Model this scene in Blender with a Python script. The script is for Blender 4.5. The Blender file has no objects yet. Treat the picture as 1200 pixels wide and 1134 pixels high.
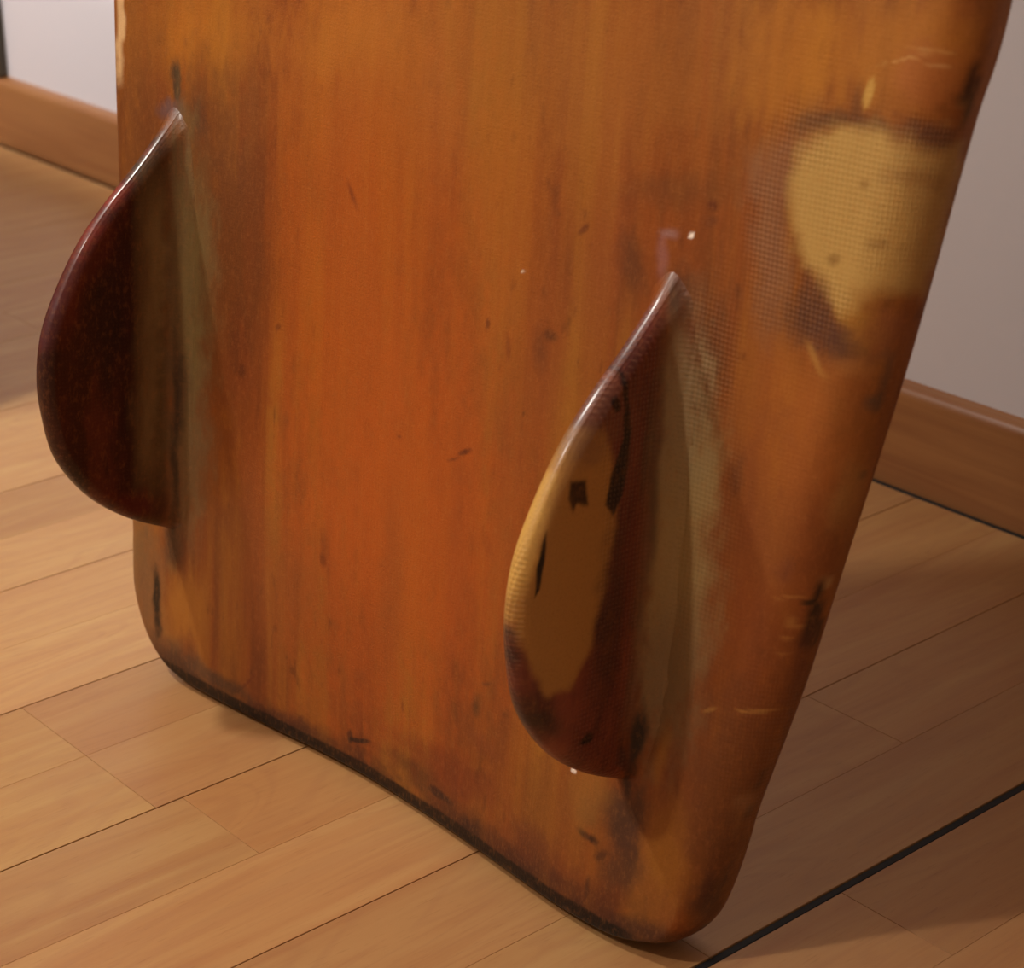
import bpy, bmesh, math, random
import numpy as np
from mathutils import Vector, Matrix

random.seed(7); np.random.seed(7)
scene = bpy.context.scene
C = scene.collection

# ------------------------------------------------------------------ camera
PITCH = math.radians(23.2123)
RX, RY = 0.655467, 0.755224            # camera right on the floor plan
fwd = Vector((-RY*math.cos(PITCH), RX*math.cos(PITCH), -math.sin(PITCH)))
right = Vector((RX, RY, 0)); up = right.cross(fwd)
cd = bpy.data.cameras.new('camera'); cam = bpy.data.objects.new('camera', cd); C.objects.link(cam)
M = Matrix((right, up, -fwd)).transposed().to_4x4(); M.translation = (0, 0, .75)
cam.matrix_world = M
cd.sensor_fit = 'HORIZONTAL'; cd.sensor_width = 36; cd.lens = 36*2516/1200
cd.clip_start = .02
cd.dof.use_dof = True; cd.dof.focus_distance = 1.33; cd.dof.aperture_fstop = 11
scene.camera = cam

# ------------------------------------------------------------------ light
w = bpy.data.worlds.new('world'); scene.world = w; w.use_nodes = True
w.node_tree.nodes['Background'].inputs[0].default_value = (.55, .5, .5, 1)
w.node_tree.nodes['Background'].inputs[1].default_value = .2

def lamp(name, kind, loc, energy, color, size=.1, target=None, size_y=None):
    d = bpy.data.lights.new(name, kind); d.energy = energy; d.color = color
    if kind == 'AREA':
        d.shape = 'RECTANGLE'; d.size = size; d.size_y = size_y or size
    else:
        d.shadow_soft_size = size
    o = bpy.data.objects.new(name, d); C.objects.link(o); o.location = loc
    if target is not None:
        o.rotation_euler = (Vector(target)-Vector(loc)).to_track_quat('-Z', 'Y').to_euler()
    return o
# the ceiling lamp of the room, behind and to the left of the photographer's view
lamp('ceiling_lamp_light', 'POINT', (-1.33, -1.16, 2.32), 92, (1, .905, .82), .06)
# added fill light, unseen source, brightens the floor on the left
lamp('left_fill_light', 'POINT', (-1.74, .15, 1.6), 52, (1, .97, .90), .05)
wl = lamp('wall_fill_light', 'SPOT', (-2.75, .30, 1.43), 75, (1, .98, 1), .06, (-2.75, 1.41, .35))  # added spot, no fixture seen; brightens the left end of the back wall
wl.data.spot_size = math.radians(70); wl.data.spot_blend = 1
scene.view_settings.view_transform = 'Standard'; scene.view_settings.look = 'None'
scene.view_settings.exposure = 0; scene.view_settings.gamma = 1
scene.view_settings.use_curve_mapping = False

# ------------------------------------------------------------------ tables
# stains, wear and some painted light and shade of the board: centre u, centre v, semi-axes, angle, colour, strength, softness
BOARD_PATCHES = [
    ([(0.5276, 0.486), (0.5405, 0.4954), (0.5681, 0.4985), (0.5788, 0.4938), (0.5983, 0.4941), (0.6162, 0.5013), (0.6165, 0.4817), (0.6116, 0.4583), (0.6069, 0.429), (0.5893, 0.4241), (0.5651, 0.4142), (0.5573, 0.4028), (0.545, 0.4148), (0.5294, 0.4228), (0.5211, 0.4395), (0.5145, 0.46), (0.5183, 0.4758)], 'BC9A56', 0.93, 0.006),
    ([(0.5864, 0.4923), (0.6162, 0.5013), (0.6165, 0.4817), (0.6116, 0.4583), (0.6069, 0.429), (0.5893, 0.4241), (0.5964, 0.4593)], 'A07E4C', 0.5, 0.012),
    ([(0.5626, 0.4136), (0.5748, 0.4186), (0.5798, 0.4025), (0.5735, 0.3856), (0.5646, 0.3922)], '9A6A2C', 0.7, 0.01),
]
FIN_PATCHES = [
    ([(0.3016, 0.1053), (0.3253, 0.0844), (0.3266, 0.0542), (0.3056, 0.0438), (0.2751, 0.0375), (0.2363, 0.0412), (0.1981, 0.0499), (0.1777, 0.0646), (0.1793, 0.0808), (0.1981, 0.0956), (0.2262, 0.1084), (0.2361, 0.1187), (0.2516, 0.1231), (0.2742, 0.1189)], 'AE8040', 0.97, 0.0035),
    ([(0.3016, 0.1053), (0.3194, 0.0901), (0.3038, 0.0822), (0.2776, 0.0923), (0.2508, 0.1006), (0.2386, 0.1095), (0.2458, 0.1189), (0.2742, 0.1189)], 'D8AC58', 0.75, 0.004),
    ([(0.3225, 0.0323), (0.3032, 0.032), (0.2843, 0.0345), (0.2729, 0.0407), (0.2822, 0.0478), (0.2963, 0.0454), (0.3142, 0.0387)], '100C14', 0.97, 0.0012),
    ([(0.2765, 0.0916), (0.2608, 0.092), (0.2444, 0.0942), (0.2404, 0.0977), (0.2572, 0.0974), (0.2686, 0.0946)], '0C0808', 1, 0.0008),
    ([(0.3003, 0.0767), (0.2995, 0.0656), (0.2842, 0.0613), (0.2872, 0.0708), (0.2829, 0.0729), (0.2909, 0.077)], '1A1010', 0.95, 0.0015),
]
PATCH_STAINS = [
    (0.5933,0.4793, 0.0241,0.0049, -173.2, '8E6636', 0.5, 1),
    (0.5736,0.444, 0.0041,0.0033, -160.7, '7A5426', 0.6, 1),
    (0.5469,0.4318, 0.0032,0.0029, -143.7, '7A5426', 0.6, 1),
    (0.5595,0.4707, 0.0031,0.0025, -164.1, '86602E', 0.6, 1),
    (0.5862,0.4446, 0.003,0.0025, -160.4, '86602E', 0.5, 1),
]
BOARD_STAINS_AND_LIGHT = [
    (0.1979,0.34, 0.2256,0.0878, 91.7, 'C95F14', 0.45, 1),
    (0.2474,0.1919, 0.1282,0.0918, 77.3, 'C65A16', 0.5, 1),
    (0.4158,0.482, 0.1157,0.0363, 100.3, '9A5220', 0.35, 1),
    (0.0303,0.4674, 0.0735,0.0325, -170.2, 'C07A22', 0.5, 1),
    (0.1812,0.4888, 0.047,0.03, -168.6, 'C5842C', 0.35, 1),
    (0.5724,0.5365, 0.0582,0.0237, -171.6, 'BC7A2A', 0.5, 1),
    (0.5082,0.5186, 0.0374,0.0319, 94.9, 'C27E28', 0.5, 1),
    (0.5271,0.3371, 0.0428,0.0371, 63.3, 'BE7128', 0.5, 1),
    (0.32,0.4026, 0.0832,0.0311, 94, 'B5691E', 0.35, 1),
    (0.1355,0.4404, 0.0895,0.0116, 92.6, '94501E', 0.4, 1),
    (0.3498,0.4804, 0.0648,0.0104, 95.4, '94501E', 0.35, 1),
    (0.1695,0.4145, 0.0629,0.0097, 92.9, '94501E', 0.25, 1),
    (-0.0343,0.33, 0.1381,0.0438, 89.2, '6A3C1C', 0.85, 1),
    (0.0434,0.3051, 0.1352,0.0559, 89.1, '62361C', 0.85, 1),  # these browns right of the left fin also hold its soft cast shadow
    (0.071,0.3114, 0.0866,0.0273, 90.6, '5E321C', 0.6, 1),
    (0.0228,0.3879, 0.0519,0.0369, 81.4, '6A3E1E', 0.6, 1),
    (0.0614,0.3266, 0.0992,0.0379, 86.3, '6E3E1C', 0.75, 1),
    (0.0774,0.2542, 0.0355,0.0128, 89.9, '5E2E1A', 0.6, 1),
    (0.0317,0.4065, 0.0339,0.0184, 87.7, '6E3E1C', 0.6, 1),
    (0.046,0.2034, 0.0751,0.0468, 81.7, '84441C', 0.5, 1),
    (0.3547,0.3252, 0.0611,0.0174, 89, '8E4C20', 0.5, 1),
    (0.3334,0.2514, 0.0695,0.0098, 89.4, '8E4C20', 0.35, 1),
    (0.2343,0.147, 0.0644,0.0112, 90.4, '8E4C20', 0.5, 1),
    (0.2938,0.1954, 0.0603,0.0076, 94.3, '9A4A1C', 0.35, 1),
    (0.2505,0.4191, 0.0553,0.0118, 93.9, 'A85A1E', 0.4, 1),
    (0.3889,0.3831, 0.04,0.0215, 77.7, '8A4A20', 0.4, 1),
    (0.0937,0.1803, 0.0909,0.0166, 91.5, '94481A', 0.35, 1),
    (0.1242,0.1034, 0.0587,0.0346, -151.4, '8E4C20', 0.45, 1),
    (0.2055,0.0704, 0.0616,0.0453, -121.8, '9A4A1C', 0.4, 1),
    (0.4442,0.4441, 0.0356,0.0098, -168.6, '6E401F', 0.65, 1),
    (0.4159,0.3987, 0.0159,0.0111, 90.4, '5C351F', 0.7, 1),
    (0.494,0.2796, 0.0924,0.0289, 89.6, '7E4A24', 0.65, 1),
    (0.4756,0.3561, 0.0514,0.0128, 91.3, '5E3A22', 0.7, 1),
    (0.4647,0.2706, 0.0643,0.0205, 90.3, 'A48C58', 0.8, 1),
    (0.4709,0.1911, 0.0519,0.0243, 87.3, '86704E', 0.8, 1),
    (0.5264,0.2113, 0.0392,0.0231, 90.4, '9A4E1E', 0.5, 1),
    (0.5199,0.1211, 0.0584,0.0407, 79.5, '7E4A20', 0.6, 1),
    (0.3777,0.1573, 0.0669,0.0472, 78.7, 'A2561E', 0.3, 1),
    (0.4087,0.0571, 0.0623,0.0337, -160.8, '84501F', 0.5, 1),
    (0.3833,0.0226, 0.0395,0.0151, -174.4, '5E2C1E', 0.6, 1),
    (0.29,0.0425, 0.0558,0.0134, -179.8, '6E2E18', 0.6, 1),
    (0.5283,0.2417, 0.1303,0.0492, 83.3, '8A4A24', 0.5, 1),  # dirty brown towards the lower right, with the light falloff painted in
    (0.5172,0.0932, 0.0618,0.0411, 58.3, '74421E', 0.5, 1),  # tail end of the same brown, stain plus painted falloff
    (-0.0589,0.4604, 0.0428,0.0059, 90, 'E0BC88', 0.8, 0.7),  # beige highlight painted along the upper left rail
    (0.3388,0.4927, 0.2631,0.0554, -171.1, 'A8702C', 0.35, 1),
    (0.2322,0.2993, 0.2056,0.1087, 89.7, '9A521C', 0.35, 1),
    (0.0032,0.4344, 0.0191,0.0085, 89, '3C3224', 0.85, 0.7),
    (-0.0022,0.4132, 0.0135,0.0078, -166.1, '5A5560', 0.5, 1),
    (0.028,0.4086, 0.0142,0.0092, 84.9, '4A3224', 0.5, 1),
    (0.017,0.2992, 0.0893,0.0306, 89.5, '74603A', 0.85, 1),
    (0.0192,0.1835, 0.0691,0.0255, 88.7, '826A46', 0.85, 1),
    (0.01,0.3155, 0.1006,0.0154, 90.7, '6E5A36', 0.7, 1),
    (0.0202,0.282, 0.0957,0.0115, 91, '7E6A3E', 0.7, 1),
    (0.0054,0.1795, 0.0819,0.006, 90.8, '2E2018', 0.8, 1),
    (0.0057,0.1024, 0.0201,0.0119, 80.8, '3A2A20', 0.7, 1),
    (0.0089,0.2119, 0.0373,0.0099, 89.9, '3A2A20', 0.5, 1),
    (0.0848,0.432, 0.0271,0.0061, 91.6, '7E4A22', 0.6, 1),
    (0.0865,0.3321, 0.034,0.0054, 91.7, '7A401C', 0.5, 1),
    (-0.028,0.0581, 0.0629,0.0279, 91.5, '7A5A3C', 0.75, 1),
    (0.0216,0.0584, 0.0325,0.0235, -120.8, 'B07428', 0.6, 1),
    (0.005,0.0121, 0.0249,0.0136, -150.5, '5A4432', 0.8, 1),
    (-0.0143,0.0546, 0.0312,0.0086, 95.9, '0C0A0C', 0.97, 0.7),
    (0.5238,0.1385, 0.0818,0.0332, 79.9, '5E3820', 0.45, 1),
    (-0.0377,0.0884, 0.0217,0.0156, 64.6, '7A5C38', 0.6, 1),
    (0.0407,0.0152, 0.0268,0.009, -176, '5E4430', 0.7, 1),
    (0.1853,0.391, 0.0139,0.0028, 124.6, '6A3018', 0.6, 0.9),
    (0.2949,0.2574, 0.0076,0.0021, -147.9, '4E2014', 0.75, 0.8),
    (0.2857,0.2499, 0.0062,0.0013, -157, '5A2816', 0.6, 0.8),
    (0.2371,0.2498, 0.0041,0.0021, -159.6, '6A3018', 0.6, 0.9),
    (0.3086,0.3393, 0.0041,0.0021, 91.5, '5A2816', 0.7, 0.8),
    (0.3253,0.3269, 0.0112,0.0028, 94.4, '6A3018', 0.55, 0.9),
    (0.3598,0.3427, 0.0069,0.0039, -154.8, '4E2A18', 0.7, 0.9),
    (0.3542,0.3301, 0.013,0.0068, 92.1, '6A3A20', 0.5, 1),
    (0.3424,0.2936, 0.0014,0.001, -155.2, '241410', 0.8, 0.5),
    (0.3795,0.411, 0.0066,0.002, -136.3, '5A2816', 0.7, 0.8),
    (0.4681,0.4407, 0.004,0.0034, 85.1, '5A2816', 0.8, 0.9),
    (0.468,0.4321, 0.0058,0.0035, -165.6, '6A3A20', 0.6, 0.9),
    (0.1664,0.1543, 0.0167,0.006, 90.6, '7A3816', 0.6, 0.9),
    (0.1165,0.2902, 0.0037,0.0027, -151.2, '5A2816', 0.6, 0.9),
    (0.1652,0.1448, 0.0072,0.0034, 88.2, '4E2014', 0.4, 0.9),
    (0.0821,0.2494, 0.0064,0.0051, 59.1, '4A2616', 0.6, 0.9),
    (0.3184,0.0983, 0.0111,0.0056, 76.8, '4A3020', 0.7, 0.9),
    (0.3264,0.0751, 0.0186,0.007, 170.7, '7A3E20', 0.5, 1),
    (0.326,0.1157, 0.0063,0.0021, -157.2, '5A3020', 0.6, 0.9),
    (0.3193,0.2036, 0.0082,0.0031, 124.6, '6A3018', 0.2, 1),
    (0.2038,0.0248, 0.0124,0.0024, -162.5, '1E1414', 0.9, 0.5),
    (0.1952,0.0233, 0.0058,0.0034, 82.2, '1E1414', 0.7, 0.6),
    (0.0895,0.0268, 0.0132,0.0013, -129.6, '6A2A18', 0.6, 0.6),
    (0.0626,0.0167, 0.0345,0.0068, -179.4, '48362A', 0.65, 1),
    (0.128,0.0121, 0.0408,0.0088, -179, '40201A', 0.7, 1),
    (0.2876,0.0219, 0.0171,0.004, -177.4, '241818', 0.85, 0.8),
    (0.3197,0.0156, 0.0149,0.0075, -176.4, '2A1A18', 0.8, 0.9),
    (0.2587,0.0265, 0.0288,0.0069, -179.3, '4A2418', 0.6, 1),
    (0.3697,0.0106, 0.0198,0.0078, -175.7, '4A201A', 0.6, 1),
    (0.4408,0.4219, 0.006,0.0027, -166.9, '9A7A78', 0.6, 1),  # mauve-white highlight painted above the right fin
    (0.4364,0.4079, 0.0112,0.0036, 89.1, '9A7070', 0.4, 1),
    (0.4556,0.4231, 0.0019,0.0014, -161.5, 'FFF6E8', 1, 0.3),
    (0.3342,0.3758, 0.0014,0.001, -160.4, 'E8D8C0', 0.8, 0.4),
    (0.408,0.0915, 0.0022,0.0014, -164.7, 'FFF6E8', 1, 0.3),
    (0.464,0.2503, 0.0851,0.0267, 90.3, 'A48C58', 0.9, 1),
    (0.4532,0.3263, 0.0532,0.024, 88.8, '94805A', 0.85, 1),
    (0.4672,0.1688, 0.0473,0.0209, 87.7, '86704E', 0.8, 1),
    (0.4506,0.39, 0.0139,0.0095, 91, '4A3426', 0.7, 1),
    (0.4413,0.2834, 0.0744,0.0062, 91.3, '3E2A20', 0.7, 1),
    (0.4507,0.1249, 0.0279,0.009, 90.6, '16121A', 0.95, 0.8),
    (0.4464,0.1039, 0.0139,0.0053, 93.4, '140E12', 0.8, 0.7),
    (0.4515,0.0755, 0.0243,0.0143, 86.3, '3A2620', 0.8, 1),
    (0.4439,0.0835, 0.0283,0.0122, -152.9, '4E3220', 0.6, 1),
    (0.4261,0.0578, 0.011,0.0043, -177.7, '1E1414', 0.85, 0.8),
    (0.4356,0.0528, 0.0104,0.0061, -145.7, '3A2218', 0.7, 0.9),
    (0.4545,0.0487, 0.0193,0.0128, -138.9, '4A3020', 0.7, 1),
    (0.4291,0.0228, 0.0116,0.002, 89.3, '3A1E18', 0.8, 0.8),
    (0.4219,0.0108, 0.0063,0.004, -138.8, '3A1E18', 0.6, 0.9),
    (0.4847,0.0734, 0.0328,0.0137, 88.9, 'A0681E', 0.6, 1),
    (0.4734,0.029, 0.0222,0.0146, -137.3, '8A561E', 0.5, 1),
    (0.4199,0.0846, 0.0224,0.0134, 85.5, 'A07030', 0.4, 1),
    (0.525,0.0805, 0.0309,0.0184, 62.2, '5E3620', 0.6, 1),
    (0.5188,0.0558, 0.0181,0.0122, -136.2, '3A2224', 0.75, 1),
    (0.4669,0.0157, 0.0209,0.0072, -172.4, '3A221A', 0.75, 1),
    (0.5292,0.0769, 0.0206,0.0031, 71.4, '2A1A1C', 0.7, 0.9),
    (0.5334,0.1109, 0.0132,0.0066, 79.1, '9A7044', 0.4, 0.9),
    (0.4722,0.1254, 0.0161,0.0049, 88.7, 'B88032', 0.5, 1),
    (0.5365,0.1797, 0.0246,0.0014, -152.7, 'C0904A', 0.5, 0.9),
    (0.5572,0.1776, 0.0315,0.0026, 81.2, '5A2E20', 0.6, 1),
    (0.5377,0.4012, 0.0274,0.0222, -161.2, '5A3A28', 0.85, 0.9),
    (0.558,0.3906, 0.0226,0.0151, -173, '50342A', 0.85, 0.9),
    (0.5073,0.4233, 0.0394,0.0121, 97, '8A6040', 0.8, 1),
    (0.5118,0.4724, 0.0289,0.0143, 52.7, '8A6040', 0.7, 1),
    (0.5479,0.4975, 0.0366,0.0053, -171.8, '5E4028', 0.75, 1),
    (0.5972,0.5012, 0.021,0.0064, -169.9, '54362A', 0.75, 1),
    (0.5882,0.4045, 0.0172,0.0117, -161.9, '8A5434', 0.7, 1),
    (0.5635,0.4073, 0.0116,0.0089, 72.7, 'A0702A', 0.85, 0.6),
    (0.5908,0.5273, 0.0257,0.0165, -171.1, 'A2602E', 0.7, 0.7),
    (0.5569,0.5131, 0.0099,0.0022, 83.3, 'C8A050', 0.9, 0.6),
    (0.551,0.5047, 0.0124,0.0035, 88, '6A4022', 0.7, 1),
    (0.5753,0.5329, 0.022,0.0008, -159.9, 'C89A58', 0.6, 0.8),
    (0.5913,0.5393, 0.0189,0.0006, -175.7, 'C89A58', 0.5, 0.8),
    (0.5759,0.5129, 0.0149,0.0014, 74.7, 'B88A50', 0.4, 0.9),
    (0.6084,0.5151, 0.0109,0.0017, 59.1, 'B89858', 0.5, 0.9),
    (0.5947,0.5327, 0.0066,0.0008, -171.3, 'D0A468', 0.6, 0.8),
    (0.615,0.5296, 0.0133,0.0046, 84.4, '121216', 1, 0.6),
    (0.6148,0.5193, 0.0118,0.0041, 84.4, '4A4026', 0.8, 0.9),
    (0.6188,0.5434, 0.0232,0.0045, 82.5, '6A3C18', 0.5, 1),
    (0.5887,0.3873, 0.0151,0.0058, 80.7, '6A4C38', 0.75, 0.9),
    (0.5845,0.3672, 0.0094,0.0066, 63.8, '4E4034', 0.8, 0.8),
    (0.5863,0.3757, 0.0089,0.0049, 82.5, '4A3A30', 0.5, 0.9),
    (0.5823,0.3285, 0.0043,0.003, -155.1, '2A2018', 0.9, 0.7),
    (0.574,0.3159, 0.0181,0.0089, 76.9, 'A87A40', 0.65, 1),
    (0.5718,0.3088, 0.0027,0.0013, -130.7, '120C0C', 0.95, 0.5),
    (0.5737,0.3145, 0.0016,0.0013, -147.7, '1A1210', 0.9, 0.5),
    (0.5375,0.2595, 0.0079,0.0064, 69.2, '7A4428', 0.7, 1),
    (0.5712,0.2669, 0.0061,0.0029, 71.5, 'C09860', 0.85, 0.6),
    (0.5654,0.2457, 0.0209,0.0062, 80.8, '0A0708', 1, 0.45),
    (0.558,0.2504, 0.0034,0.0014, -131.9, '120C0C', 0.95, 0.5),
    (0.5612,0.2312, 0.007,0.0042, 77.8, '1A1012', 0.9, 0.6),
    (0.5515,0.24, 0.0166,0.0014, -118, 'C08A48', 0.5, 0.8),
    (0.5421,0.2465, 0.0152,0.0009, -157.1, 'C08A48', 0.5, 0.8),
    (0.5501,0.2297, 0.0199,0.0009, -130, 'C08A48', 0.5, 0.8),
    (0.5614,0.2092, 0.0306,0.0063, 81.6, '5E2A1C', 0.7, 1),
    (0.5441,0.1442, 0.0112,0.0026, 75.2, '2A1614', 0.7, 0.8),
    (0.5399,0.1216, 0.011,0.0024, 62.6, '1E1214', 0.8, 0.7),
    (0.5379,0.1234, 0.0146,0.0074, 73.7, 'A07850', 0.5, 0.9),
    (0.5462,0.2159, 0.0085,0.0009, -144.7, 'C08A48', 0.4, 0.8),
    (0.5437,0.3781, 0.0131,0.0032, 129.6, 'C09048', 0.5, 0.9),
    (0.5665,0.3794, 0.0105,0.006, -162.6, 'A87038', 0.5, 1),
    (0.4559,0.4931, 0.0521,0.0034, 96.9, '96501E', 0.4, 1),
    (0.4977,0.3664, 0.0028,0.0022, 82.6, '5A2816', 0.6, 0.9),
    (0.5019,0.3014, 0.0113,0.0058, 93.8, '5A3420', 0.5, 1),
    (0.5008,0.1659, 0.0078,0.0014, -151.1, 'C09048', 0.5, 0.9),
    (0.5253,0.1743, 0.0188,0.0009, -152.7, 'C09048', 0.5, 0.9),
]
WEAVE_ZONES = [
    (0.5185,0.4822, 0.0293,0.0229, 35.9, 0.8),
    (0.5067,0.4276, 0.048,0.0165, 96.9, 0.8),
    (0.5401,0.404, 0.0319,0.0218, -147.6, 0.9),
    (0.5972,0.5012, 0.0286,0.0099, -169.9, 0.8),
    (0.5685,0.462, 0.0556,0.0453, -163, 0.55),
    (0.4733,0.3508, 0.0565,0.0233, 89.9, 0.8),
    (0.4847,0.257, 0.079,0.0295, 89.9, 0.5),
    (0.539,0.1602, 0.0668,0.0467, 64.5, 0.28),
    (0.5482,0.4959, 0.0357,0.0057, -170.1, 0.6),
    (0.3648,0.2183, 0.6593,0.4493, -150.3, 0.035),
    (0.5589,0.4215, 0.1339,0.1234, -131.4, 0.12),
]
RIGHT_FIN_STAINS = [
    (0.3424,0.0638, 0.0291,0.0211, 80.7, '7A5440', 0.5, 1),
    (0.3327,0.087, 0.028,0.0131, 135.2, '3A3440', 0.92, 0.7),
    (0.3729,0.0529, 0.0352,0.0117, 132, '4A2030', 0.9, 0.8),
    (0.3558,0.0607, 0.0062,0.0036, -108.3, 'C8B070', 0.7, 0.7),
    (0.3195,0.0664, 0.0158,0.013, -98.2, '8A6440', 0.7, 1),
    (0.2923,0.1057, 0.004,0.0018, -107.1, '2A1A12', 0.8, 0.6),
    (0.333,0.0376, 0.0287,0.0027, -177.2, '120E12', 0.95, 0.6),
    (0.3381,0.0449, 0.0042,0.0034, -169.2, '140C0C', 0.95, 0.5),
    (0.2154,0.1138, 0.0371,0.0083, -166.6, '2A2022', 0.85, 0.8),
    (0.1699,0.0851, 0.0252,0.0075, -130.3, '33221E', 0.8, 1),
    (0.1431,0.0459, 0.0074,0.0031, 91.4, '100A0A', 1, 0.6),
    (0.1446,0.044, 0.0056,0.0033, -122.7, '140C0C', 0.9, 0.7),
    (0.2157,0.0395, 0.0452,0.01, 179.2, '44241C', 0.7, 1),
    (0.1226,0.0074, 0.0179,0.0096, -161.3, '16101A', 0.9, 0.8),
]
LEFT_FIN_STAINS_AND_LIGHT = [
    (0.4095,0.0121, 0.0135,0.0097, 152.1, '5A4A58', 0.6, 1),
    (0.3142,0.0793, 0.0672,0.0135, 145.9, '5A2018', 0.7, 1),
    (0.357,0.056, 0.0514,0.0093, 137.6, '8A3222', 0.8, 0.9),  # redder upper leading edge, its highlight painted in here and below
    (0.3962,0.0223, 0.0232,0.0067, 137, '9A4234', 0.8, 0.9),
    (0.2893,0.1057, 0.0278,0.008, 162, '4A2430', 0.7, 1),
    (0.2766,0.0594, 0.0414,0.0203, -177.3, '180C14', 0.7, 1),
    (0.2123,0.1, 0.0504,0.0125, 16.1, '3A1414', 0.5, 1),
    (0.1431,0.0311, 0.0369,0.0123, -103.7, '5A1A18', 0.7, 1),
    (0.1961,0.0135, 0.0749,0.0101, -179.2, '4A3A26', 0.7, 1),
]

# ------------------------------------------------------------------ helpers
def lin(h, k=1.0):
    c = [int(h[i:i+2], 16)/255 for i in (0, 2, 4)]
    return tuple([k*((x/12.92) if x <= .04045 else ((x+.055)/1.055)**2.4) for x in c]+[1])

def tag(o, label=None, cat=None, group=None, kind=None):
    if label: o['label'] = label
    if cat: o['category'] = cat
    if group: o['group'] = group
    if kind: o['kind'] = kind
    return o

def empty(name, loc=(0, 0, 0)):
    o = bpy.data.objects.new(name, None); C.objects.link(o); o.location = loc; o.empty_display_size = .1
    return o

def mesh_obj(name, verts, faces, mat, parent=None, smooth=False, loc=(0, 0, 0)):
    me = bpy.data.meshes.new(name); me.from_pydata([tuple(v) for v in verts], [], faces); me.update()
    if mat: me.materials.append(mat)
    if smooth:
        me.polygons.foreach_set('use_smooth', [True]*len(me.polygons))
    o = bpy.data.objects.new(name, me); C.objects.link(o); o.location = loc
    if parent: o.parent = parent
    return o

def bevel_box(name, size, loc, mat, parent=None, r=.003, seg=2, world_origin=False):
    bm = bmesh.new(); bmesh.ops.create_cube(bm, size=1)
    for v in bm.verts: v.co = Vector((v.co.x*size[0], v.co.y*size[1], v.co.z*size[2]))
    if r: bmesh.ops.bevel(bm, geom=bm.edges[:], offset=r, segments=seg, profile=.5, affect='EDGES')
    me = bpy.data.meshes.new(name); bm.to_mesh(me); bm.free()
    if mat: me.materials.append(mat)
    o = bpy.data.objects.new(name, me); C.objects.link(o); o.location = loc
    if parent: o.parent = parent
    return o

class NT:
    def __init__(s, name):
        s.m = bpy.data.materials.new(name); s.m.use_nodes = True; s.t = s.m.node_tree
        s.b = s.t.nodes['Principled BSDF']; s.o = s.t.nodes['Material Output']
    def n(s, typ, **kw):
        x = s.t.nodes.new('ShaderNode'+typ)
        for k, v in kw.items(): setattr(x, k, v)
        return x
    def l(s, a, b): s.t.links.new(a, b)
    def set(s, sock, v):
        if hasattr(v, 'links'): s.l(v, sock)
        else: sock.default_value = v
    def math(s, op, a, b=None, c=None, clamp=False):
        x = s.n('Math', operation=op); x.use_clamp = clamp
        s.set(x.inputs[0], a)
        if b is not None: s.set(x.inputs[1], b)
        if c is not None: s.set(x.inputs[2], c)
        return x.outputs[0]
    def vmath(s, op, a, b=None):
        x = s.n('VectorMath', operation=op); s.set(x.inputs[0], a)
        if b is not None: s.set(x.inputs[1], b)
        return x.outputs['Value'] if op == 'LENGTH' else x.outputs[0]
    def noise(s, vec, scale, detail=2, rough=.5, dist=0):
        x = s.n('TexNoise'); s.set(x.inputs['Vector'], vec); x.inputs['Scale'].default_value = scale
        x.inputs['Detail'].default_value = detail; x.inputs['Roughness'].default_value = rough; x.inputs['Distortion'].default_value = dist
        return x.outputs['Fac']
    def mix(s, fac, a, b, blend='MIX'):
        x = s.n('Mix', data_type='RGBA', blend_type=blend)
        s.set(x.inputs[0], fac); s.set(x.inputs[6], a); s.set(x.inputs[7], b)
        return x.outputs[2]
    def rng(s, v, a, b, c=0, d=1, smooth=False):
        x = s.n('MapRange'); x.interpolation_type = 'SMOOTHSTEP' if smooth else 'LINEAR'
        s.set(x.inputs[0], v); x.inputs[1].default_value = a; x.inputs[2].default_value = b
        x.inputs[3].default_value = c; x.inputs[4].default_value = d
        return x.outputs[0]
    def ramp(s, v, pts):
        x = s.n('ValToRGB'); s.l(v, x.inputs[0]); e = x.color_ramp.elements
        e[0].position, e[0].color = pts[0]; e[1].position, e[1].color = pts[-1]
        for p, c in pts[1:-1]:
            q = e.new(p); q.color = c
        return x.outputs[0]
    def mapping(s, vec, loc=(0, 0, 0), rot=(0, 0, 0), sc=(1, 1, 1), typ='POINT'):
        x = s.n('Mapping', vector_type=typ); s.set(x.inputs[0], vec)
        x.inputs[1].default_value = loc; x.inputs[2].default_value = rot; x.inputs[3].default_value = sc
        return x.outputs[0]
    def bump(s, h, strength, dist, normal=None):
        x = s.n('Bump'); x.inputs['Strength'].default_value = strength; x.inputs['Distance'].default_value = dist
        s.l(h, x.inputs['Height'])
        if normal: s.l(normal, x.inputs['Normal'])
        return x.outputs[0]
    def blob(s, vec, st, edge, soft, amp=.5, grow=1.0):
        q = s.mapping(vec, loc=(st[0], st[1], 0), rot=(0, 0, math.radians(st[4])), sc=(st[2]*grow, st[3]*grow, 1), typ='TEXTURE')
        d = s.vmath('LENGTH', q)
        d = s.math('MULTIPLY_ADD', edge, amp, d)
        return s.rng(d, 1.0, max(0.0, 1.0-soft), 0, 1, True)

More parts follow.
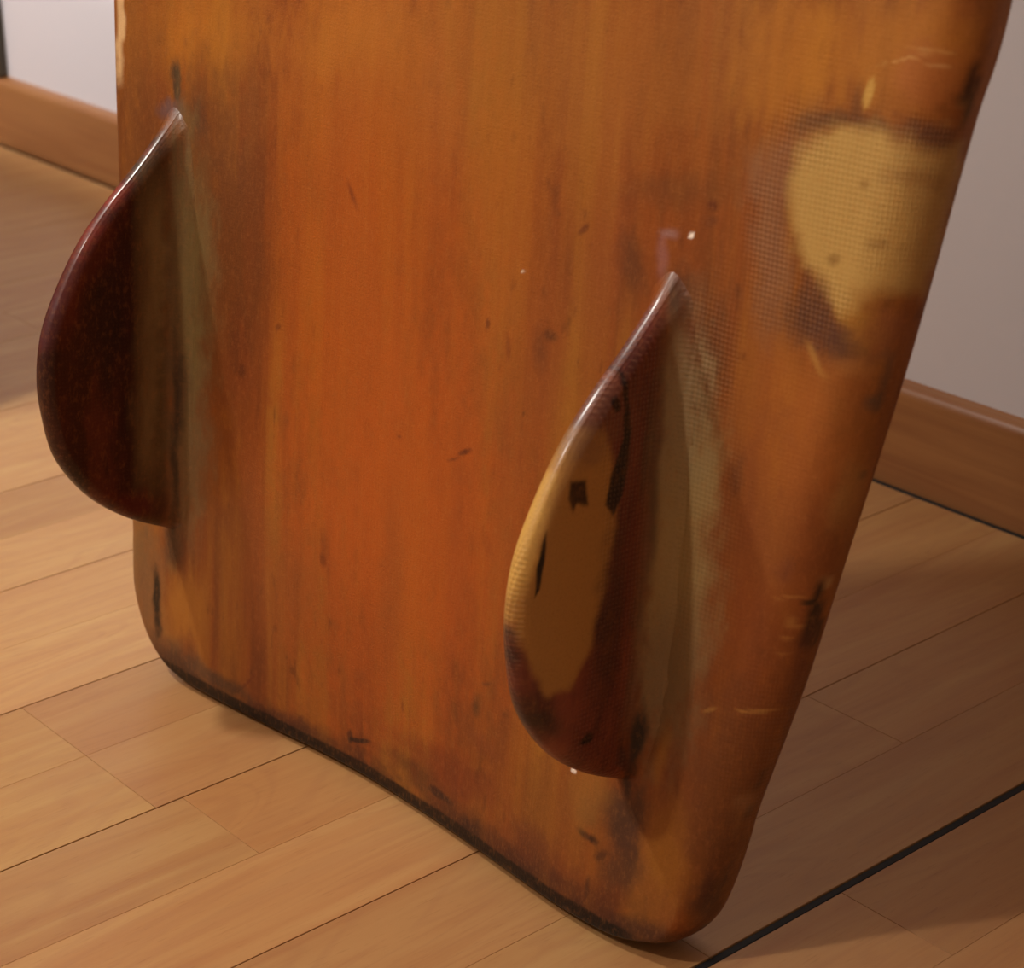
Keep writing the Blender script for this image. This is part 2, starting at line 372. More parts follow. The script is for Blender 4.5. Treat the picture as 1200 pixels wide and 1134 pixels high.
# ------------------------------------------------------------------ materials
K = 1.0
def vnoise(x, y, seed, octs=4, rough=.55):
    """smooth 2-D value noise, about 0..1"""
    r = np.random.RandomState(seed); out = 0; amp = 1; tot = 0
    for o in range(octs):
        g = r.rand(128, 128); X_ = x*2**o+o*17.3; Y_ = y*2**o+o*9.7
        xi = np.floor(X_).astype(int); yi = np.floor(Y_).astype(int); fx = X_-xi; fy = Y_-yi
        fx = fx*fx*(3-2*fx); fy = fy*fy*(3-2*fy)
        a = g[xi % 128, yi % 128]; b = g[(xi+1) % 128, yi % 128]; c = g[xi % 128, (yi+1) % 128]; d = g[(xi+1) % 128, (yi+1) % 128]
        out = out+amp*((a*(1-fx)+b*fx)*(1-fy)+(c*(1-fx)+d*fx)*fy); tot += amp; amp *= rough
    return out/tot

def sstep(x, a, b):
    t = np.clip((x-a)/(b-a), 0, 1); return t*t*(3-2*t)

def over(Cc, A, m, color):
    m = m[:, None]; Cc *= (1-m); Cc += m*np.array(lin(color)[:3])[None]; A *= (1-m[:, 0]); A += m[:, 0]

def lay_stains(a, b, stains, Cc, A, gate=None, seed=3):
    edge = vnoise(a*150, b*70, seed, 4, .6)-.5
    wa = (vnoise(a*40, b*34, seed+1, 3)-.5)*.012; wb = (vnoise(a*40+50, b*34, seed+2, 3)-.5)*.016
    fine = vnoise(a*420, b*260, seed+3, 3, .7)-.5
    for st in stains:
        r = math.radians(st[4]); ca, sa = math.cos(r), math.sin(r)
        big = min(1.0, min(st[2], st[3])/.006)
        dx = a+wa*big-st[0]; dy = b+wb*big-st[1]
        p = (dx*ca+dy*sa)/st[2]; q = (-dx*sa+dy*ca)/st[3]
        d = np.sqrt(p*p+q*q); soft = st[7]
        if soft >= 1: m = sstep(d+edge*.9+fine*.15, 1.55, .25)
        else: m = sstep(d+(edge*(.28 if soft < .6 else .7)+fine*.25)*min(1, .03/max(st[2], st[3])+.35), 1.12, 1.12-max(.12, soft))
        m = m*st[6]
        if gate is not None: m = m*gate
        over(Cc, A, m, st[5])

def lay_patches(a, b, patches, Cc, A, gate=None):
    """patches with a drawn outline: (points, colour, strength, edge softness)"""
    for pts, color, stren, soft in patches:
        p = np.array(pts); lo = p.min(0)-soft*2; hi = p.max(0)+soft*2
        ix = np.where((a > lo[0]) & (a < hi[0]) & (b > lo[1]) & (b < hi[1]))[0]
        if not len(ix): continue
        q = np.column_stack([a[ix], b[ix]])
        q = q+(np.column_stack([vnoise(q[:, 0]*110, q[:, 1]*110, 91, 4, .6), vnoise(q[:, 0]*110+40, q[:, 1]*110, 92, 4, .6)])-.5)*soft*1.6
        ins = np.zeros(len(q), bool); dd = np.full(len(q), 9.)
        for k in range(len(p)):
            s0, s1 = p[k], p[(k+1) % len(p)]; e = s1-s0
            tt_ = np.clip(((q-s0)@e)/(e@e), 0, 1); dd = np.minimum(dd, np.linalg.norm(q-s0-tt_[:, None]*e, axis=1))
            cr = (s0[1] > q[:, 1]) != (s1[1] > q[:, 1])
            with np.errstate(divide='ignore', invalid='ignore'):
                xx = s0[0]+(q[:, 1]-s0[1])*(e[0]/e[1] if e[1] else 0)
            ins ^= cr & (q[:, 0] < xx)
        sd = np.where(ins, -dd, dd)
        m = np.zeros(len(a)); m[ix] = sstep(sd, soft, -soft)*stren
        if gate is not None: m = m*gate
        over(Cc, A, m, color)

def weave_zone(a, b):
    z = np.zeros(len(a)); e = vnoise(a*90, b*90, 40, 4, .6)-.5
    for st in WEAVE_ZONES:
        r = math.radians(st[4]); ca, sa = math.cos(r), math.sin(r); dx = a-st[0]; dy = b-st[1]
        d = np.hypot((dx*ca+dy*sa)/st[2], (-dx*sa+dy*ca)/st[3])
        z = np.maximum(z, sstep(d+e*.9, 1.3, .4)*st[5])
    return z

def wear_and_light(P, kind):
    """P: (u, v, depth or height). Premultiplied colour of all stains and painted light or shade, their cover, weave strength"""
    u, v, d = P[:, 0], P[:, 1], P[:, 2]; n = len(P)
    Cc = np.zeros((n, 3)); A = np.zeros(n)
    near = v < .9
    hh = d if kind == 'hull' else -d
    us, vs = u+hh*(1.2-u)/.72, v+hh*(.75-v)/.72            # slid along the view ray onto the flat hull plane
    # soft vertical bands of darker, redder and yellower wood
    b1 = vnoise(us*34, vs*3.2, 61, 4, .6); b2 = vnoise(us*70, vs*7, 62, 4, .65); b3 = vnoise(us*12, vs*8, 63, 4, .6)
    over(Cc, A, sstep(b1, .54, .76)*.55, '6A3618'); over(Cc, A, sstep(b2, .56, .80)*.50, '5E2E18')
    over(Cc, A, sstep(b1, .44, .24)*.40, 'A87028'); over(Cc, A, sstep(b3, .55, .80)*.45, '74401E')
    over(Cc, A, sstep(vnoise(us*190, vs*60, 64, 3), .70, .86)*.45, '4A2414')
    lay_stains(us, vs, BOARD_STAINS_AND_LIGHT, Cc, A, near*(sstep(d, .040, .026) if kind == 'hull' else 1.0))
    lay_patches(us, vs, BOARD_PATCHES, Cc, A, near*1.0)
    lay_stains(us, vs, PATCH_STAINS, Cc, A, near*1.0, 31)
    z = weave_zone(us, vs)*near
    if kind == 'hull':
        over(Cc, A, sstep(d, .002, .02)*.30, '5E3A20')
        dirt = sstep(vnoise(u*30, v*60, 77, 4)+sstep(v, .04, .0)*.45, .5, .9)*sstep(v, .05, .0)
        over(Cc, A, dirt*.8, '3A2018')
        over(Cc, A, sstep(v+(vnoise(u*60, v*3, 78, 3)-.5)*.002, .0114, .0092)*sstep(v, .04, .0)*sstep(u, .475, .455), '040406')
        return Cc, A, z
    n1 = vnoise(v*16, d*60, 11, 4, .6)
    g = sstep(d+(vnoise(v*60, u*60, 12, 3)-.5)*.010, .006, .017)
    if kind == 'left_fin':
        over(Cc, A, g, '30100F'); over(Cc, A, g*sstep(n1, .5, .75)*.6, '5E2A20'); over(Cc, A, g*sstep(n1, .5, .3)*.7, '1A0A10')
        ol = sstep(d+(n1-.5)*.02, .044, .016)*sstep(v, .10, .20)*sstep(v, .41, .33)
        over(Cc, A, np.clip(g, .0, 1)*ol*.9, '8E7850')
        lay_stains(v, d, LEFT_FIN_STAINS_AND_LIGHT, Cc, A, g, 21); z = np.maximum(z*(1-g), .10)
    else:
        over(Cc, A, g, '6A3226'); over(Cc, A, g*sstep(n1, .5, .75)*.5, '8E4A34'); over(Cc, A, g*sstep(n1, .5, .3)*.5, '40201C')
        lay_patches(v, d, FIN_PATCHES, Cc, A, g)
        lay_stains(v, d, RIGHT_FIN_STAINS, Cc, A, g, 21)
        ol = sstep(d+(n1-.5)*.01, .024, .010)*sstep(v, .10, .18)*sstep(v, .39, .30)
        over(Cc, A, g*ol*.6, '7A6648')
        lens = sstep(np.hypot((v-.235)/.12, (d-.075)/.030), 1.0, .85)
        z = np.maximum(z*(1-g), g*np.clip(1-.92*lens, .05, 1)*.75)
    # rolled edge: purple-brown glass
    return Cc, A, z

def board_material(name, kind):
    m = NT(name)
    at = m.n('Attribute', attribute_name='buv'); ax3 = at.outputs['Vector']
    sep = m.n('SeparateXYZ'); m.l(ax3, sep.inputs[0]); u, v, dep = sep.outputs
    s1 = m.noise(m.mapping(ax3, sc=(22, 1.6, 4)), 1, 3, .55, .3)
    s2 = m.noise(m.mapping(ax3, sc=(75, 2.6, 8), loc=(3, 1, 2)), 1, 3, .6)
    s3 = m.noise(m.mapping(ax3, sc=(260, 9, 8), loc=(7, 4, 2)), 1, 2, .6)
    s4 = m.noise(m.mapping(ax3, sc=(9, 5, 4), loc=(2, 8, 2)), 1, 4, .6)
    col = m.ramp(m.rng(s1, .3, .7), [(0, lin('743A18')), (.45, lin('8C4B1A')), (1, lin('9E6622'))])
    col = m.mix(m.rng(s2, .5, .75, 0, .45), col, lin('84421C'))
    col = m.mix(m.rng(s2, .5, .25, 0, .3), col, lin('AA7228'))
    col = m.mix(m.rng(s3, .55, .8, 0, .3), col, lin('6E3418'))
    col = m.mix(m.rng(s4, .5, .8, 0, .5), col, lin('7A4220'))
    rail = m.math('ABSOLUTE', m.math('SUBTRACT', u, .24))
    col = m.mix(m.rng(rail, .2, .33, 0, .4, True), col, lin('8A5422'))
    wc = m.n('Attribute', attribute_name='wear_and_light'); wz = m.n('Attribute', attribute_name='cover')
    sz = m.n('SeparateXYZ'); m.l(wz.outputs['Vector'], sz.inputs[0]); cov, z = sz.outputs[0], sz.outputs[1]
    col = m.mix(cov, col, (0, 0, 0, 1))
    col = m.mix(1.0, col, wc.outputs['Color'], 'ADD')
    # woven glass cloth
    pu = 2*math.pi/.0029
    al = m.math('ADD', u, dep)
    wob = m.math('MULTIPLY', m.noise(m.mapping(ax3, sc=(14, 14, 14)), 1, 2), 9)
    wa = m.math('SINE', m.math('MULTIPLY_ADD', al, pu, wob)); wb = m.math('SINE', m.math('MULTIPLY_ADD', v, pu, wob))
    weave = m.math('MULTIPLY', m.math('ADD', wa, wb), .5)
    grit = m.noise(m.mapping(ax3, sc=(700, 700, 700)), 1, 3, .75)
    grit2 = m.noise(m.mapping(ax3, sc=(330, 170, 330)), 1, 3, .7)
    lit = m.math('MULTIPLY', m.rng(weave, .2, .85), z)
    lit = m.math('MULTIPLY', lit, m.rng(grit2, .36, .60))
    col = m.mix(m.math('MULTIPLY', lit, .42), col, m.mix(.5, col, lin('C8A080')))
    drk = m.math('MULTIPLY', m.rng(weave, -.2, -.9), z)
    col = m.mix(m.math('MULTIPLY', drk, .26), col, lin('2A1812'))
    col = m.mix(m.rng(grit, .5, .72, 0, .38), col, m.mix(.5, col, lin('2A1210')))
    col = m.mix(m.rng(grit2, .5, .3, 0, .30), col, m.mix(.5, col, lin('B87840')))
    m.l(col, m.b.inputs['Base Color'])
    big = m.noise(m.mapping(ax3, sc=(26, 12, 26)), 1, 3, .5)
    h = m.math('MULTIPLY', weave, m.math('MULTIPLY_ADD', z, .75, .03))
    h = m.math('MULTIPLY_ADD', big, 3.0, h)
    h = m.math('MULTIPLY_ADD', grit, .8, h)
    m.l(m.bump(h, .35, .0009), m.b.inputs['Normal'])
    m.l(m.rng(m.noise(m.mapping(ax3, sc=(18, 6, 18)), 1, 3), .3, .7, .34, .52), m.b.inputs['Roughness'])
    m.b.inputs['Specular IOR Level'].default_value = .25
    m.b.inputs['Coat Weight'].default_value = .18 if kind == 'hull' else .4
    m.b.inputs['Coat Roughness'].default_value = .2
    return m.m

def plank_material():
    m = NT('beech_plank')
    tc = m.n('TexCoord'); oi = m.n('ObjectInfo')
    o = m.vmath('SCALE', oi.outputs['Location']); o.node.inputs['Scale'].default_value = 7.3
    P = m.vmath('ADD', tc.outputs['Object'], o)
    g1 = m.noise(m.mapping(P, sc=(38, 2.4, 1)), 1, 4, .6, .9)
    g2 = m.noise(m.mapping(P, sc=(150, 7, 1)), 1, 3, .6)
    g3 = m.noise(m.mapping(P, sc=(11, 2.0, 1), loc=(4, 4, 0)), 1, 2, .5, 1.6)
    rings = m.math('SINE', m.math('MULTIPLY', g3, 60))
    flk = m.noise(m.mapping(P, sc=(700, 60, 1)), 1, 1, .5)
    col = m.ramp(m.rng(g1, .18, .85), [(0, lin('BE9660')), (.5, lin('B48654')), (1, lin('A87448'))])
    col = m.mix(m.rng(rings, .2, 1, 0, .18), col, lin('9E6C4A'))
    col = m.mix(m.rng(g2, .55, .8, 0, .2), col, lin('94623E'))
    col = m.mix(m.rng(flk, .62, .78, 0, .22), col, lin('7A4828'))
    spot = m.n('TexVoronoi'); m.l(P, spot.inputs['Vector']); spot.inputs['Scale'].default_value = 9
    col = m.mix(m.rng(spot.outputs['Distance'], .028, .014), col, lin('5A3420'))
    col = m.mix(1.0, col, oi.outputs['Color'], 'MULTIPLY')
    m.l(col, m.b.inputs['Base Color'])
    m.l(m.bump(m.math('ADD', g2, flk), .12, .0006), m.b.inputs['Normal'])
    m.b.inputs['Roughness'].default_value = .42; m.b.inputs['Specular IOR Level'].default_value = .35
    return m.m

def wood(name, c0, c1, sc=(2, 40, 40), rough=.35, coat=.2):
    m = NT(name); tc = m.n('TexCoord')
    g = m.noise(m.mapping(tc.outputs['Object'], sc=sc), 1, 4, .6, .4)
    g2 = m.noise(m.mapping(tc.outputs['Object'], sc=tuple(x*.35 for x in sc)), 1, 2, .6, .4)
    col = m.ramp(m.rng(g, .3, .7), [(0, lin(c0)), (1, lin(c1))])
    col = m.mix(m.rng(g2, .45, .7, 0, .4), col, lin(c0))
    m.l(col, m.b.inputs['Base Color']); m.b.inputs['Roughness'].default_value = rough
    m.b.inputs['Coat Weight'].default_value = coat; m.b.inputs['Coat Roughness'].default_value = .2
    m.l(m.bump(g, .1, .001), m.b.inputs['Normal'])
    return m.m

def plaster(name, c):
    m = NT(name); tc = m.n('TexCoord')
    g = m.noise(tc.outputs['Object'], 90, 4, .6); g2 = m.noise(tc.outputs['Object'], 2.5, 3, .5)
    col = m.mix(m.rng(g2, .3, .7, 0, .25), lin(c), tuple([x*.9 for x in lin(c)[:3]]+[1]))
    m.l(col, m.b.inputs['Base Color']); m.b.inputs['Roughness'].default_value = .8
    m.l(m.bump(g, .15, .0015), m.b.inputs['Normal'])
    return m.m

def flat(name, c, rough=.6):
    m = NT(name); tc = m.n('TexCoord')
    g = m.noise(tc.outputs['Object'], 120, 3, .6)
    m.l(m.mix(m.rng(g, .3, .7, 0, .5), lin(c), tuple([x*.6 for x in lin(c)[:3]]+[1])), m.b.inputs['Base Color'])
    m.b.inputs['Roughness'].default_value = rough
    return m.m

MW = plaster('white_plaster', 'DEDADC')
MW2 = plaster('beige_plaster', 'A8988F')
MP = plank_material()
MBB = wood('baseboard_varnish', '905C36', 'AC7846', (3, 30, 60), .38, .25)
MSUB = flat('subfloor_dark', '241A14', .9)
MBLK = flat('black_filler', '101213', .75)
MDK = flat('dark_trim_paint', '4A4234', .5)

# ------------------------------------------------------------------ room shell
X0, X1, Y0, Y1, ZC = -3.25, 1.25, -2.35, 1.413, 2.62
T = .06
def slab(name, lo, hi, mat, kind='structure', parent=None):
    c = [(a+b)/2 for a, b in zip(lo, hi)]; s = [b-a for a, b in zip(lo, hi)]
    o = bevel_box(name, s, c, mat, parent, r=0)
    if kind: tag(o, kind=kind)
    return o
floor = slab('floor', (X0-T, Y0-T, -.07), (X1+T, Y1+T, -.0135), MSUB)
slab('wall_back', (X0-T, Y1, -.0135), (X1+T, Y1+T, ZC), MW)
slab('wall_left', (X0-T, Y0, -.0135), (X0, Y1, ZC), MW2)
slab('wall_right', (X1, Y0, -.0135), (X1+T, Y1, ZC), MW2)
slab('wall_front', (X0-T, Y0-T, -.0135), (X1+T, Y0, ZC), MW2)
slab('ceiling', (X0-T, Y0-T, ZC), (X1+T, Y1+T, ZC+T), MW2)

# floor strips: boards 178 mm wide, two strips each, end joints staggered
def inv(o):   # place a world-space child under the floor object
    o.parent = floor; o.matrix_parent_inverse = Matrix.Translation(floor.location).inverted()
SEAM, BW = -.7111, .17785
YF = 1.3925   # strips stop at the joint below the baseboard
joints = {(-3, 1): [.617], (-3, 0): [.617], (-2, 0): [.637], (-2, 1): [-.35], (-1, 0): [1.053], (-1, 1): [.773], (0, 0): [.882, .3], (0, 1): [.978]}
tints = {(-4, 'hi'): (1.10, 1.14, 1.14)}
plank_meshes = {}
for bi in range(int((X0-SEAM)//BW), int((X1-SEAM)//BW)+1):
    for half in (0, 1):
        xa = SEAM + bi*BW + half*BW/2; xb = xa + BW/2
        # gaps: 1.4 mm at board seams, .35 mm between the two strips of a board
        wide = .0006 if bi < -1 else .0003
        ga = wide if half == 0 else .00008; gb = .00008 if half == 0 else wide
        if bi == 0 and half == 0: ga = .0034
        if bi == -1 and half == 1: gb = .0034
        xa2, xb2 = max(xa+ga, X0), min(xb-gb, X1)
        if xb2-xa2 < .01: continue
        js = list(joints.get((bi, half), [random.uniform(.2, 1.2)]))
        y = min(js)
        while y - .95 > Y0+.15:
            y -= random.uniform(.7, .95); js.append(y)
        y = max(js)
        if (bi, half) not in joints:
            while y + .6 < YF-.1:
                y += random.uniform(.5, .8); js.append(y)
        js = sorted([j for j in js if Y0+.05 < j < YF-.03])
        ys = [Y0]+js+[YF]
        for k in range(len(ys)-1):
            a, b = ys[k]+.00015, ys[k+1]-.00015
            cxx, cyy = (xa2+xb2)/2, (a+b)/2
            o = bevel_box('plank', (xb2-xa2, b-a, .0135), (cxx, cyy, -.00675), MP, None, r=.0002, seg=1)
            r1 = random.uniform(-1, 1)
            t = [1+.05*r1, 1+.045*r1+random.uniform(-.01, .01), 1+.05*r1+random.uniform(-.02, .02)]
            if bi <= -4 and cyy > -.2: t = [1.20, 1.27, 1.32]  # left planks tinted lighter to carry the brighter light there
            if (bi, half) == (-5, 0): t = [1.0, 1.02, 1.02]
            if bi == -3: t = [.98, .96, .97]
            if bi == -3 and cyy < .6: t = [1.04, 1.08, 1.02]
            if bi == -2 and cyy > .6: t = [.98, .94, .90]
            if bi >= -1: t = [x*.93 for x in t]  # right planks tinted darker, dimmer light put into the colour
            o.color = (*t, 1); inv(o)
o = bevel_box('joint_strip', (.0060, YF-Y0, .0127), (SEAM, (YF+Y0)/2, -.00685), MBLK, None, r=.0008, seg=1); inv(o)
tag(o, 'black filler strip in the wide joint between two floor boards')
o = bevel_box('joint_strip', (X1+1.75, .0058, .0132), ((X1-1.75)/2, 1.3956, -.0064), MBLK, None, r=.0008, seg=1); inv(o)
tag(o, 'black filler strip along the foot of the baseboard')
o = bevel_box('joint_strip', (-1.7505-X0, .0050, .0080), ((X0-1.7505)/2, 1.3953, -.0095), MSUB, None, r=0); inv(o)
tag(o, 'thin dark gap filler below the baseboard at the far left')

# baseboard with a rounded top edge
prof = [(0, .0), (-.0150, .0)]
for k in range(9):
    t = k/8*math.pi/2
    prof.append((-.0150+.011*(1-math.cos(t)), 0.0845+.010*math.sin(t)))
prof.append((0, .0955))
def baseboard(name, p0, p1, nrm):
    vs = []; n = len(prof)
    for p in (p0, p1):
        for (d, z) in prof: vs.append((p[0]-nrm[0]*d, p[1]-nrm[1]*d, z))
    fs = [[i, (i+1) % n, n+(i+1) % n, n+i] for i in range(n)]+[list(range(n))[::-1], list(range(n, 2*n))]
    o = mesh_obj(name, vs, fs, MBB); tag(o, kind='structure')
    bm = bmesh.new(); bm.from_mesh(o.data); bmesh.ops.recalc_face_normals(bm, faces=bm.faces); bm.to_mesh(o.data); bm.free()
    return o
baseboard('baseboard_back', (X0+.015, Y1), (X1-.015, Y1), (0, -1))
baseboard('baseboard_left', (X0, Y0), (X0, Y1), (1, 0))
baseboard('baseboard_right', (X1, Y0), (X1, Y1), (-1, 0))
baseboard('baseboard_front', (X0+.015, Y0), (X1-.015, Y0), (0, 1))
# narrow dark upright strip on the wall at the far left
tag(bevel_box('trim_1', (.05, .014, 2.0), (-2.693-.025, Y1-.007, 1.0955), MDK, None, r=.003), kind='structure')

# ------------------------------------------------------------------ surfboard
TL = np.array([-1.2112, .7209, .00375+.0010]); YAW = math.radians(3.585)
uvec = np.array([math.cos(YAW), math.sin(YAW), 0]); nh = np.array([-math.sin(YAW), math.cos(YAW), 0]); TL = TL-.003*nh; zz = np.array([0, 0, 1.])
LEN, TH0, V1, KB = 2.42, math.radians(5), .45, math.radians(26.1)/2.0
vt = np.linspace(-.05, LEN+.05, 2000); tht = TH0+np.maximum(0, vt-V1)*KB
dv = np.diff(vt, prepend=vt[0]); hy = np.cumsum(np.sin(tht)*dv); hz = np.cumsum(np.cos(tht)*dv)
hy -= np.interp(0, vt, hy); hz -= np.interp(0, vt, hz)
def bend(P):
    P = np.asarray(P, float); u, v, d = P[:, 0], P[:, 1], P[:, 2]
    # shallow hollow and swelling of the tail edge
    g = .0085*np.exp(-((u-.20)/.10)**2)-.0105*np.exp(-((u-.43)/.085)**2)
    d = d+g*np.exp(-(np.maximum(v, 0)/.12)**2)
    th = np.interp(v, vt, tht); y = np.interp(v, vt, hy)+d*np.cos(th); z = np.interp(v, vt, hz)-d*np.sin(th)
    return TL+u[:, None]*uvec+y[:, None]*nh+z[:, None]*zz
def add_wear_and_light(o, P, kind):
    Cc, A, z = wear_and_light(P, kind)
    a = o.data.attributes.new('wear_and_light', 'FLOAT_COLOR', 'POINT'); a.data.foreach_set('color', np.column_stack([Cc, np.ones(len(A))]).astype(np.float32).ravel())
    a = o.data.attributes.new('cover', 'FLOAT_VECTOR', 'POINT'); a.data.foreach_set('vector', np.column_stack([A, z, z]).astype(np.float32).ravel())
def board_mesh(name, P, faces, mat, parent):
    W = bend(P)-TL
    o = mesh_obj(name, W, faces, mat, parent, smooth=True)
    a = o.data.attributes.new('buv', 'FLOAT_VECTOR', 'POINT')
    a.data.foreach_set('vector', np.asarray(P, np.float32).ravel())
    add_wear_and_light(o, np.asarray(P, float), 'hull')
    bm = bmesh.new(); bm.from_mesh(o.data); bmesh.ops.remove_doubles(bm, verts=bm.verts, dist=1e-6)
    bmesh.ops.recalc_face_normals(bm, faces=bm.faces); bm.to_mesh(o.data); bm.free()
    return o

board = empty('surfboard', tuple(TL))
tag(board, 'worn amber wooden surfboard with two dark keel fins standing on its tail against the wall', 'surfboard')

# outline, counter-clockwise: left rail down, tail, right rail up (u, v)
LV = [(.085, -.064), (.15, -.069), (.25, -.074), (.36, -.079), (.442, -.083), (.60, -.088), (.9, -.086), (1.3, -.066), (1.7, -.022), (2.0, .040), (2.2, .105), (2.33, .165), (2.39, .205), (2.42, .245)]
RV = [(.106, .522), (.187, .542), (.265, .558), (.38, .581), (.50, .600), (.567, .611), (.75, .620), (.95, .617), (1.3, .597), (1.7, .540), (2.0, .468), (2.2, .396), (2.33, .330), (2.39, .285), (2.42, .245)]
def catmull(pts, n):
    pts = np.array(pts, float); P = np.vstack([2*pts[0]-pts[1], pts, 2*pts[-1]-pts[-2]])
    out = []
    for i in range(1, len(P)-2):
        for t in np.linspace(0, 1, n, endpoint=False):
            p0, p1, p2, p3 = P[i-1], P[i], P[i+1], P[i+2]
            out.append(.5*((2*p1)+(-p0+p2)*t+(2*p0-5*p1+4*p2-p3)*t*t+(-p0+3*p1-3*p2+p3)*t**3))
    out.append(pts[-1]); return np.array(out)
tail = [(-.0605, .105), (-.058, .080), (-.054, .056), (-.043, .034), (-.028, .017), (-.010, .005), (.008, -.0005), (.03, -.0025), (.10, -.0025), (.18, -.0025), (.26, -.0025), (.34, -.0025), (.42, -.0025), (.452, -.0015), (.472, .003), (.489, .010), (.499, .022), (.506, .038), (.512, .058), (.517, .080), (.522, .106)]
ctrl = [(u_, v_) for v_, u_ in LV[::-1]][:-1] + tail + [(u_, v_) for v_, u_ in RV[1:-1]]
loop = catmull(ctrl+[ctrl[0]], 14)
# resample evenly, denser near the tail
seg = np.linalg.norm(np.diff(loop, axis=0), axis=1); dens = np.where(loop[:-1, 1] < .62, 1.0, .15)
s = np.concatenate([[0], np.cumsum(seg*dens)]); NO = 1350
si = np.linspace(0, s[-1], NO, endpoint=False)
loop = np.stack([np.interp(si, s, loop[:, 0]), np.interp(si, s, loop[:, 1])], 1)
tan = np.roll(loop, -2, 0)-np.roll(loop, 2, 0); tan /= np.linalg.norm(tan, axis=1)[:, None]
nrm = np.stack([-tan[:, 1], tan[:, 0]], 1)
cen = np.array([.25, .6]); 
if np.mean(np.sum(nrm*(cen-loop), 1)) < 0: nrm = -nrm          # inward
TK = .045
ain = .028-.023*(1-sstep(loop[:, 1], -.01, .15))**1.5
for _ in range(60): ain = (np.roll(ain, 1)+ain+np.roll(ain, -1))/3
spine = np.stack([.245-.02*np.clip(1-loop[:, 1]/.5, 0, 1), np.clip(loop[:, 1], .16, LEN-.22)], 1)
rings = []
NR, NI = 8, 190
def surface(side):
    R = []
    for k in range(NI if side > 0 else 12):                     # spine -> inset outline
        t = k/(NI if side > 0 else 12)
        R.append((t, None))
    for k in range(NR+1):
        R.append((1, k/NR*math.pi/2))
    return R
P = []; rows = []
def ring(t, ang, side):
    ins = loop+nrm*ain[:, None]
    if ang is None:
        q = spine*(1-t)+ins*t; d = np.zeros(NO)
    else:
        q = loop+nrm*(ain*(1-math.sin(ang)))[:, None]; d = np.full(NO, TK/2*(1-math.cos(ang)))
    if side < 0:
        crown = .010*(1-(t if ang is None else 1)**2)
        d = TK-d+crown*np.clip(q[:, 1]/.3, 0, 1)
    return np.column_stack([q, d])
seq = [ring(t, a, 1) for t, a in surface(1)] + [ring(t, a, -1) for t, a in surface(-1)[::-1][1:]]
P = np.vstack(seq); faces = []
for r in range(len(seq)-1):
    for i in range(NO):
        j = (i+1) % NO
        faces.append((r*NO+i, r*NO+j, (r+1)*NO+j, (r+1)*NO+i))
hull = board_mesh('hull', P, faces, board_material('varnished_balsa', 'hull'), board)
# merge the collapsed spine points left over at both ends
# fins: outline in (v, height above the hull)
FIN = [(.4130, .0), (.3960, .0130), (.3740, .0340), (.3530, .0565), (.3290, .0780), (.2990, .0965), (.2700, .1090), (.2400, .1130), (.2110, .1095), (.1790, .0990), (.1480, .0735), (.1250, .0400), (.1080, .0)]
fo = catmull(FIN, 12)
sg = np.concatenate([[0], np.cumsum(np.linalg.norm(np.diff(fo, axis=0), axis=1))])
NS, NTT = 300, 110
ss = np.linspace(0, sg[-1], NS); fo = np.stack([.2605+.982*(np.interp(ss, sg, fo[:, 0])-.2605), .955*np.interp(ss, sg, fo[:, 1])], 1)
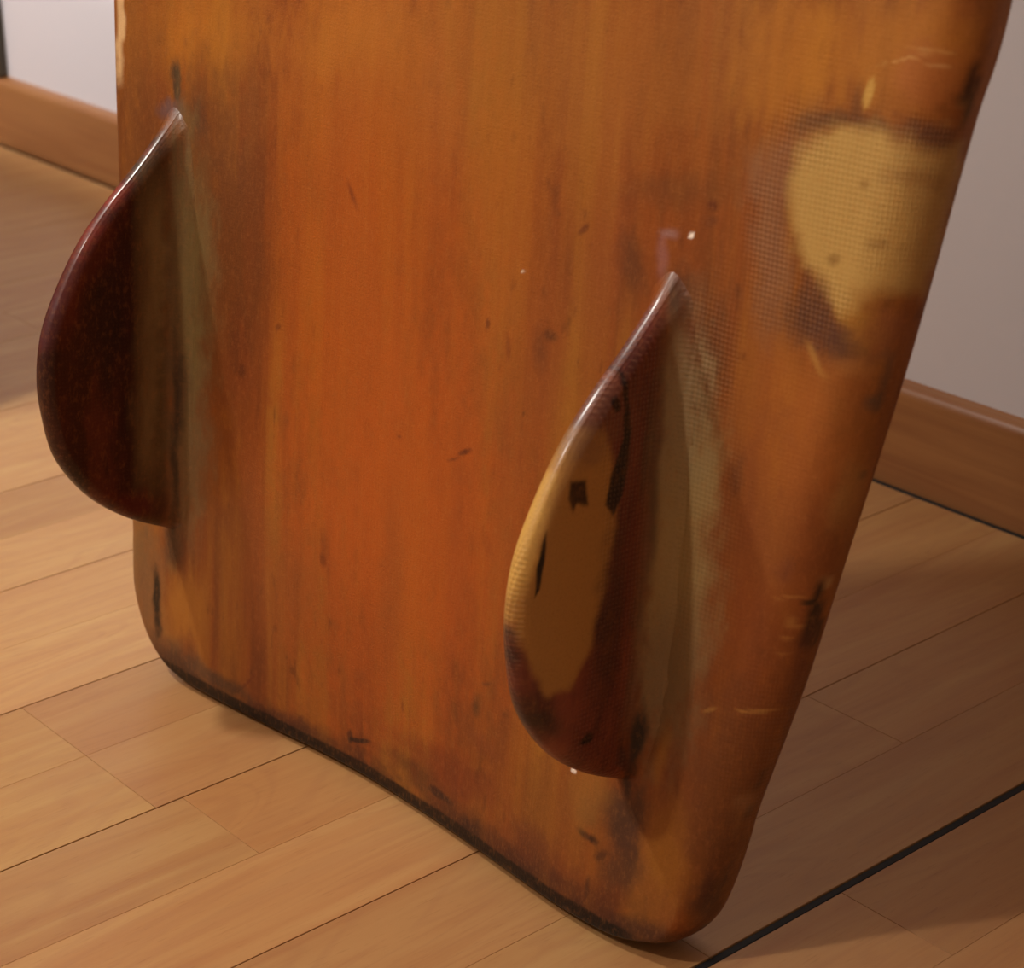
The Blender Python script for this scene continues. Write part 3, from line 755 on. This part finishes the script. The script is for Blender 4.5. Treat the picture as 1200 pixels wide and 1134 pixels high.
# base points run a little beyond the ends so the fillet wraps round them
def fin(uc, mat, label, kind, cant=0):
    base = np.stack([np.linspace(.4095, .1115, NS), np.full(NS, -.004)], 1)
    tt = 1-(1-np.linspace(0, 1, NTT))**1.35
    Ps = {}
    sh = .0045 if kind == 'left_fin' else -.0095
    dense = fo
    for side in (1, -1):
        G = np.zeros((NS, NTT, 3))
        for k, t in enumerate(tt):
            q = base*(1-t)+fo*t
            dd = np.sqrt(((q[:, None, :]-dense[None])**2).sum(2)).min(1)
            if k == NTT-1: dd[:] = 0
            below = q[:, 1] < .001
            R = .0095
            h = .0082*np.sqrt(np.clip(1-(1-np.clip(dd/R, 0, 1))**2, 0, 1))
            hh = np.maximum(q[:, 1], 0)
            Rf = .017 if side > 0 else .012
            e = np.clip(np.minimum(q[:, 0]-.100, .421-q[:, 0])/.09, 0, 1); e = e*(2-e)
            yy = np.clip(hh/Rf, 0, 1)
            fil = Rf*(1-np.sqrt(1-(1-yy)**2))*e
            lim = np.clip(dd/.006, 0, 1)
            h = h+fil*lim
            cnt = cant*hh
            G[:, k] = np.column_stack([uc+side*h+cnt, q[:, 0]+sh, q[:, 1]])
        Ps[side] = G
    V = []; F = []
    for side in (1, -1): V.append(Ps[side].reshape(-1, 3))
    V = np.vstack(V)
    for si_ in (0, 1):
        o_ = si_*NS*NTT
        for i in range(NS-1):
            for k in range(NTT-1):
                F.append((o_+i*NTT+k, o_+(i+1)*NTT+k, o_+(i+1)*NTT+k+1, o_+i*NTT+k+1))
    Vd = V.copy(); Vd[:, 2] = -V[:, 2]           # height is towards the room = -d
    W = bend(Vd)-TL
    o = mesh_obj('fin', W, F, mat, board, smooth=True)
    a = o.data.attributes.new('buv', 'FLOAT_VECTOR', 'POINT'); a.data.foreach_set('vector', V.astype(np.float32).ravel())
    add_wear_and_light(o, V, kind)
    bm = bmesh.new(); bm.from_mesh(o.data); bmesh.ops.remove_doubles(bm, verts=bm.verts, dist=1e-6)
    bmesh.ops.recalc_face_normals(bm, faces=bm.faces); bm.to_mesh(o.data); bm.free()
    tag(o, label)
    return o
fin(.0027, board_material('left_fin_glass', 'left_fin'), 'dark maroon keel fin nearest the left rail', 'left_fin')
fin(.4450, board_material('right_fin_glass', 'right_fin'), 'maroon keel fin with a bare straw-coloured wooden patch and black gouges', 'right_fin')

# ------------------------------------------------------------------ chest added outside the frame to cast the shadow on the left floor
MCH = wood('chest_wood', '5A3A20', '7A5230', (3, 20, 20))
ch = empty('added_shade_chest', (-2.24, .60, 0))
tag(ch, 'low brown wooden chest, added unseen left of the surfboard to shade the floor', 'chest')
bevel_box('body', (.92, .48, .60), (0, 0, .34), MCH, ch, r=.006)
bevel_box('lid', (.96, .52, .05), (0, -.002, .667), MCH, ch, r=.008)
for sx in (-1, 1):
    for sy in (-1, 1):
        bevel_box('leg', (.06, .06, .045), (sx*.42, sy*.2, .0225), MCH, ch, r=.004)
for k in range(2):
    bevel_box('panel', (.38, .012, .44), (-.22+.44*k, -.243, .34), MCH, ch, r=.004)
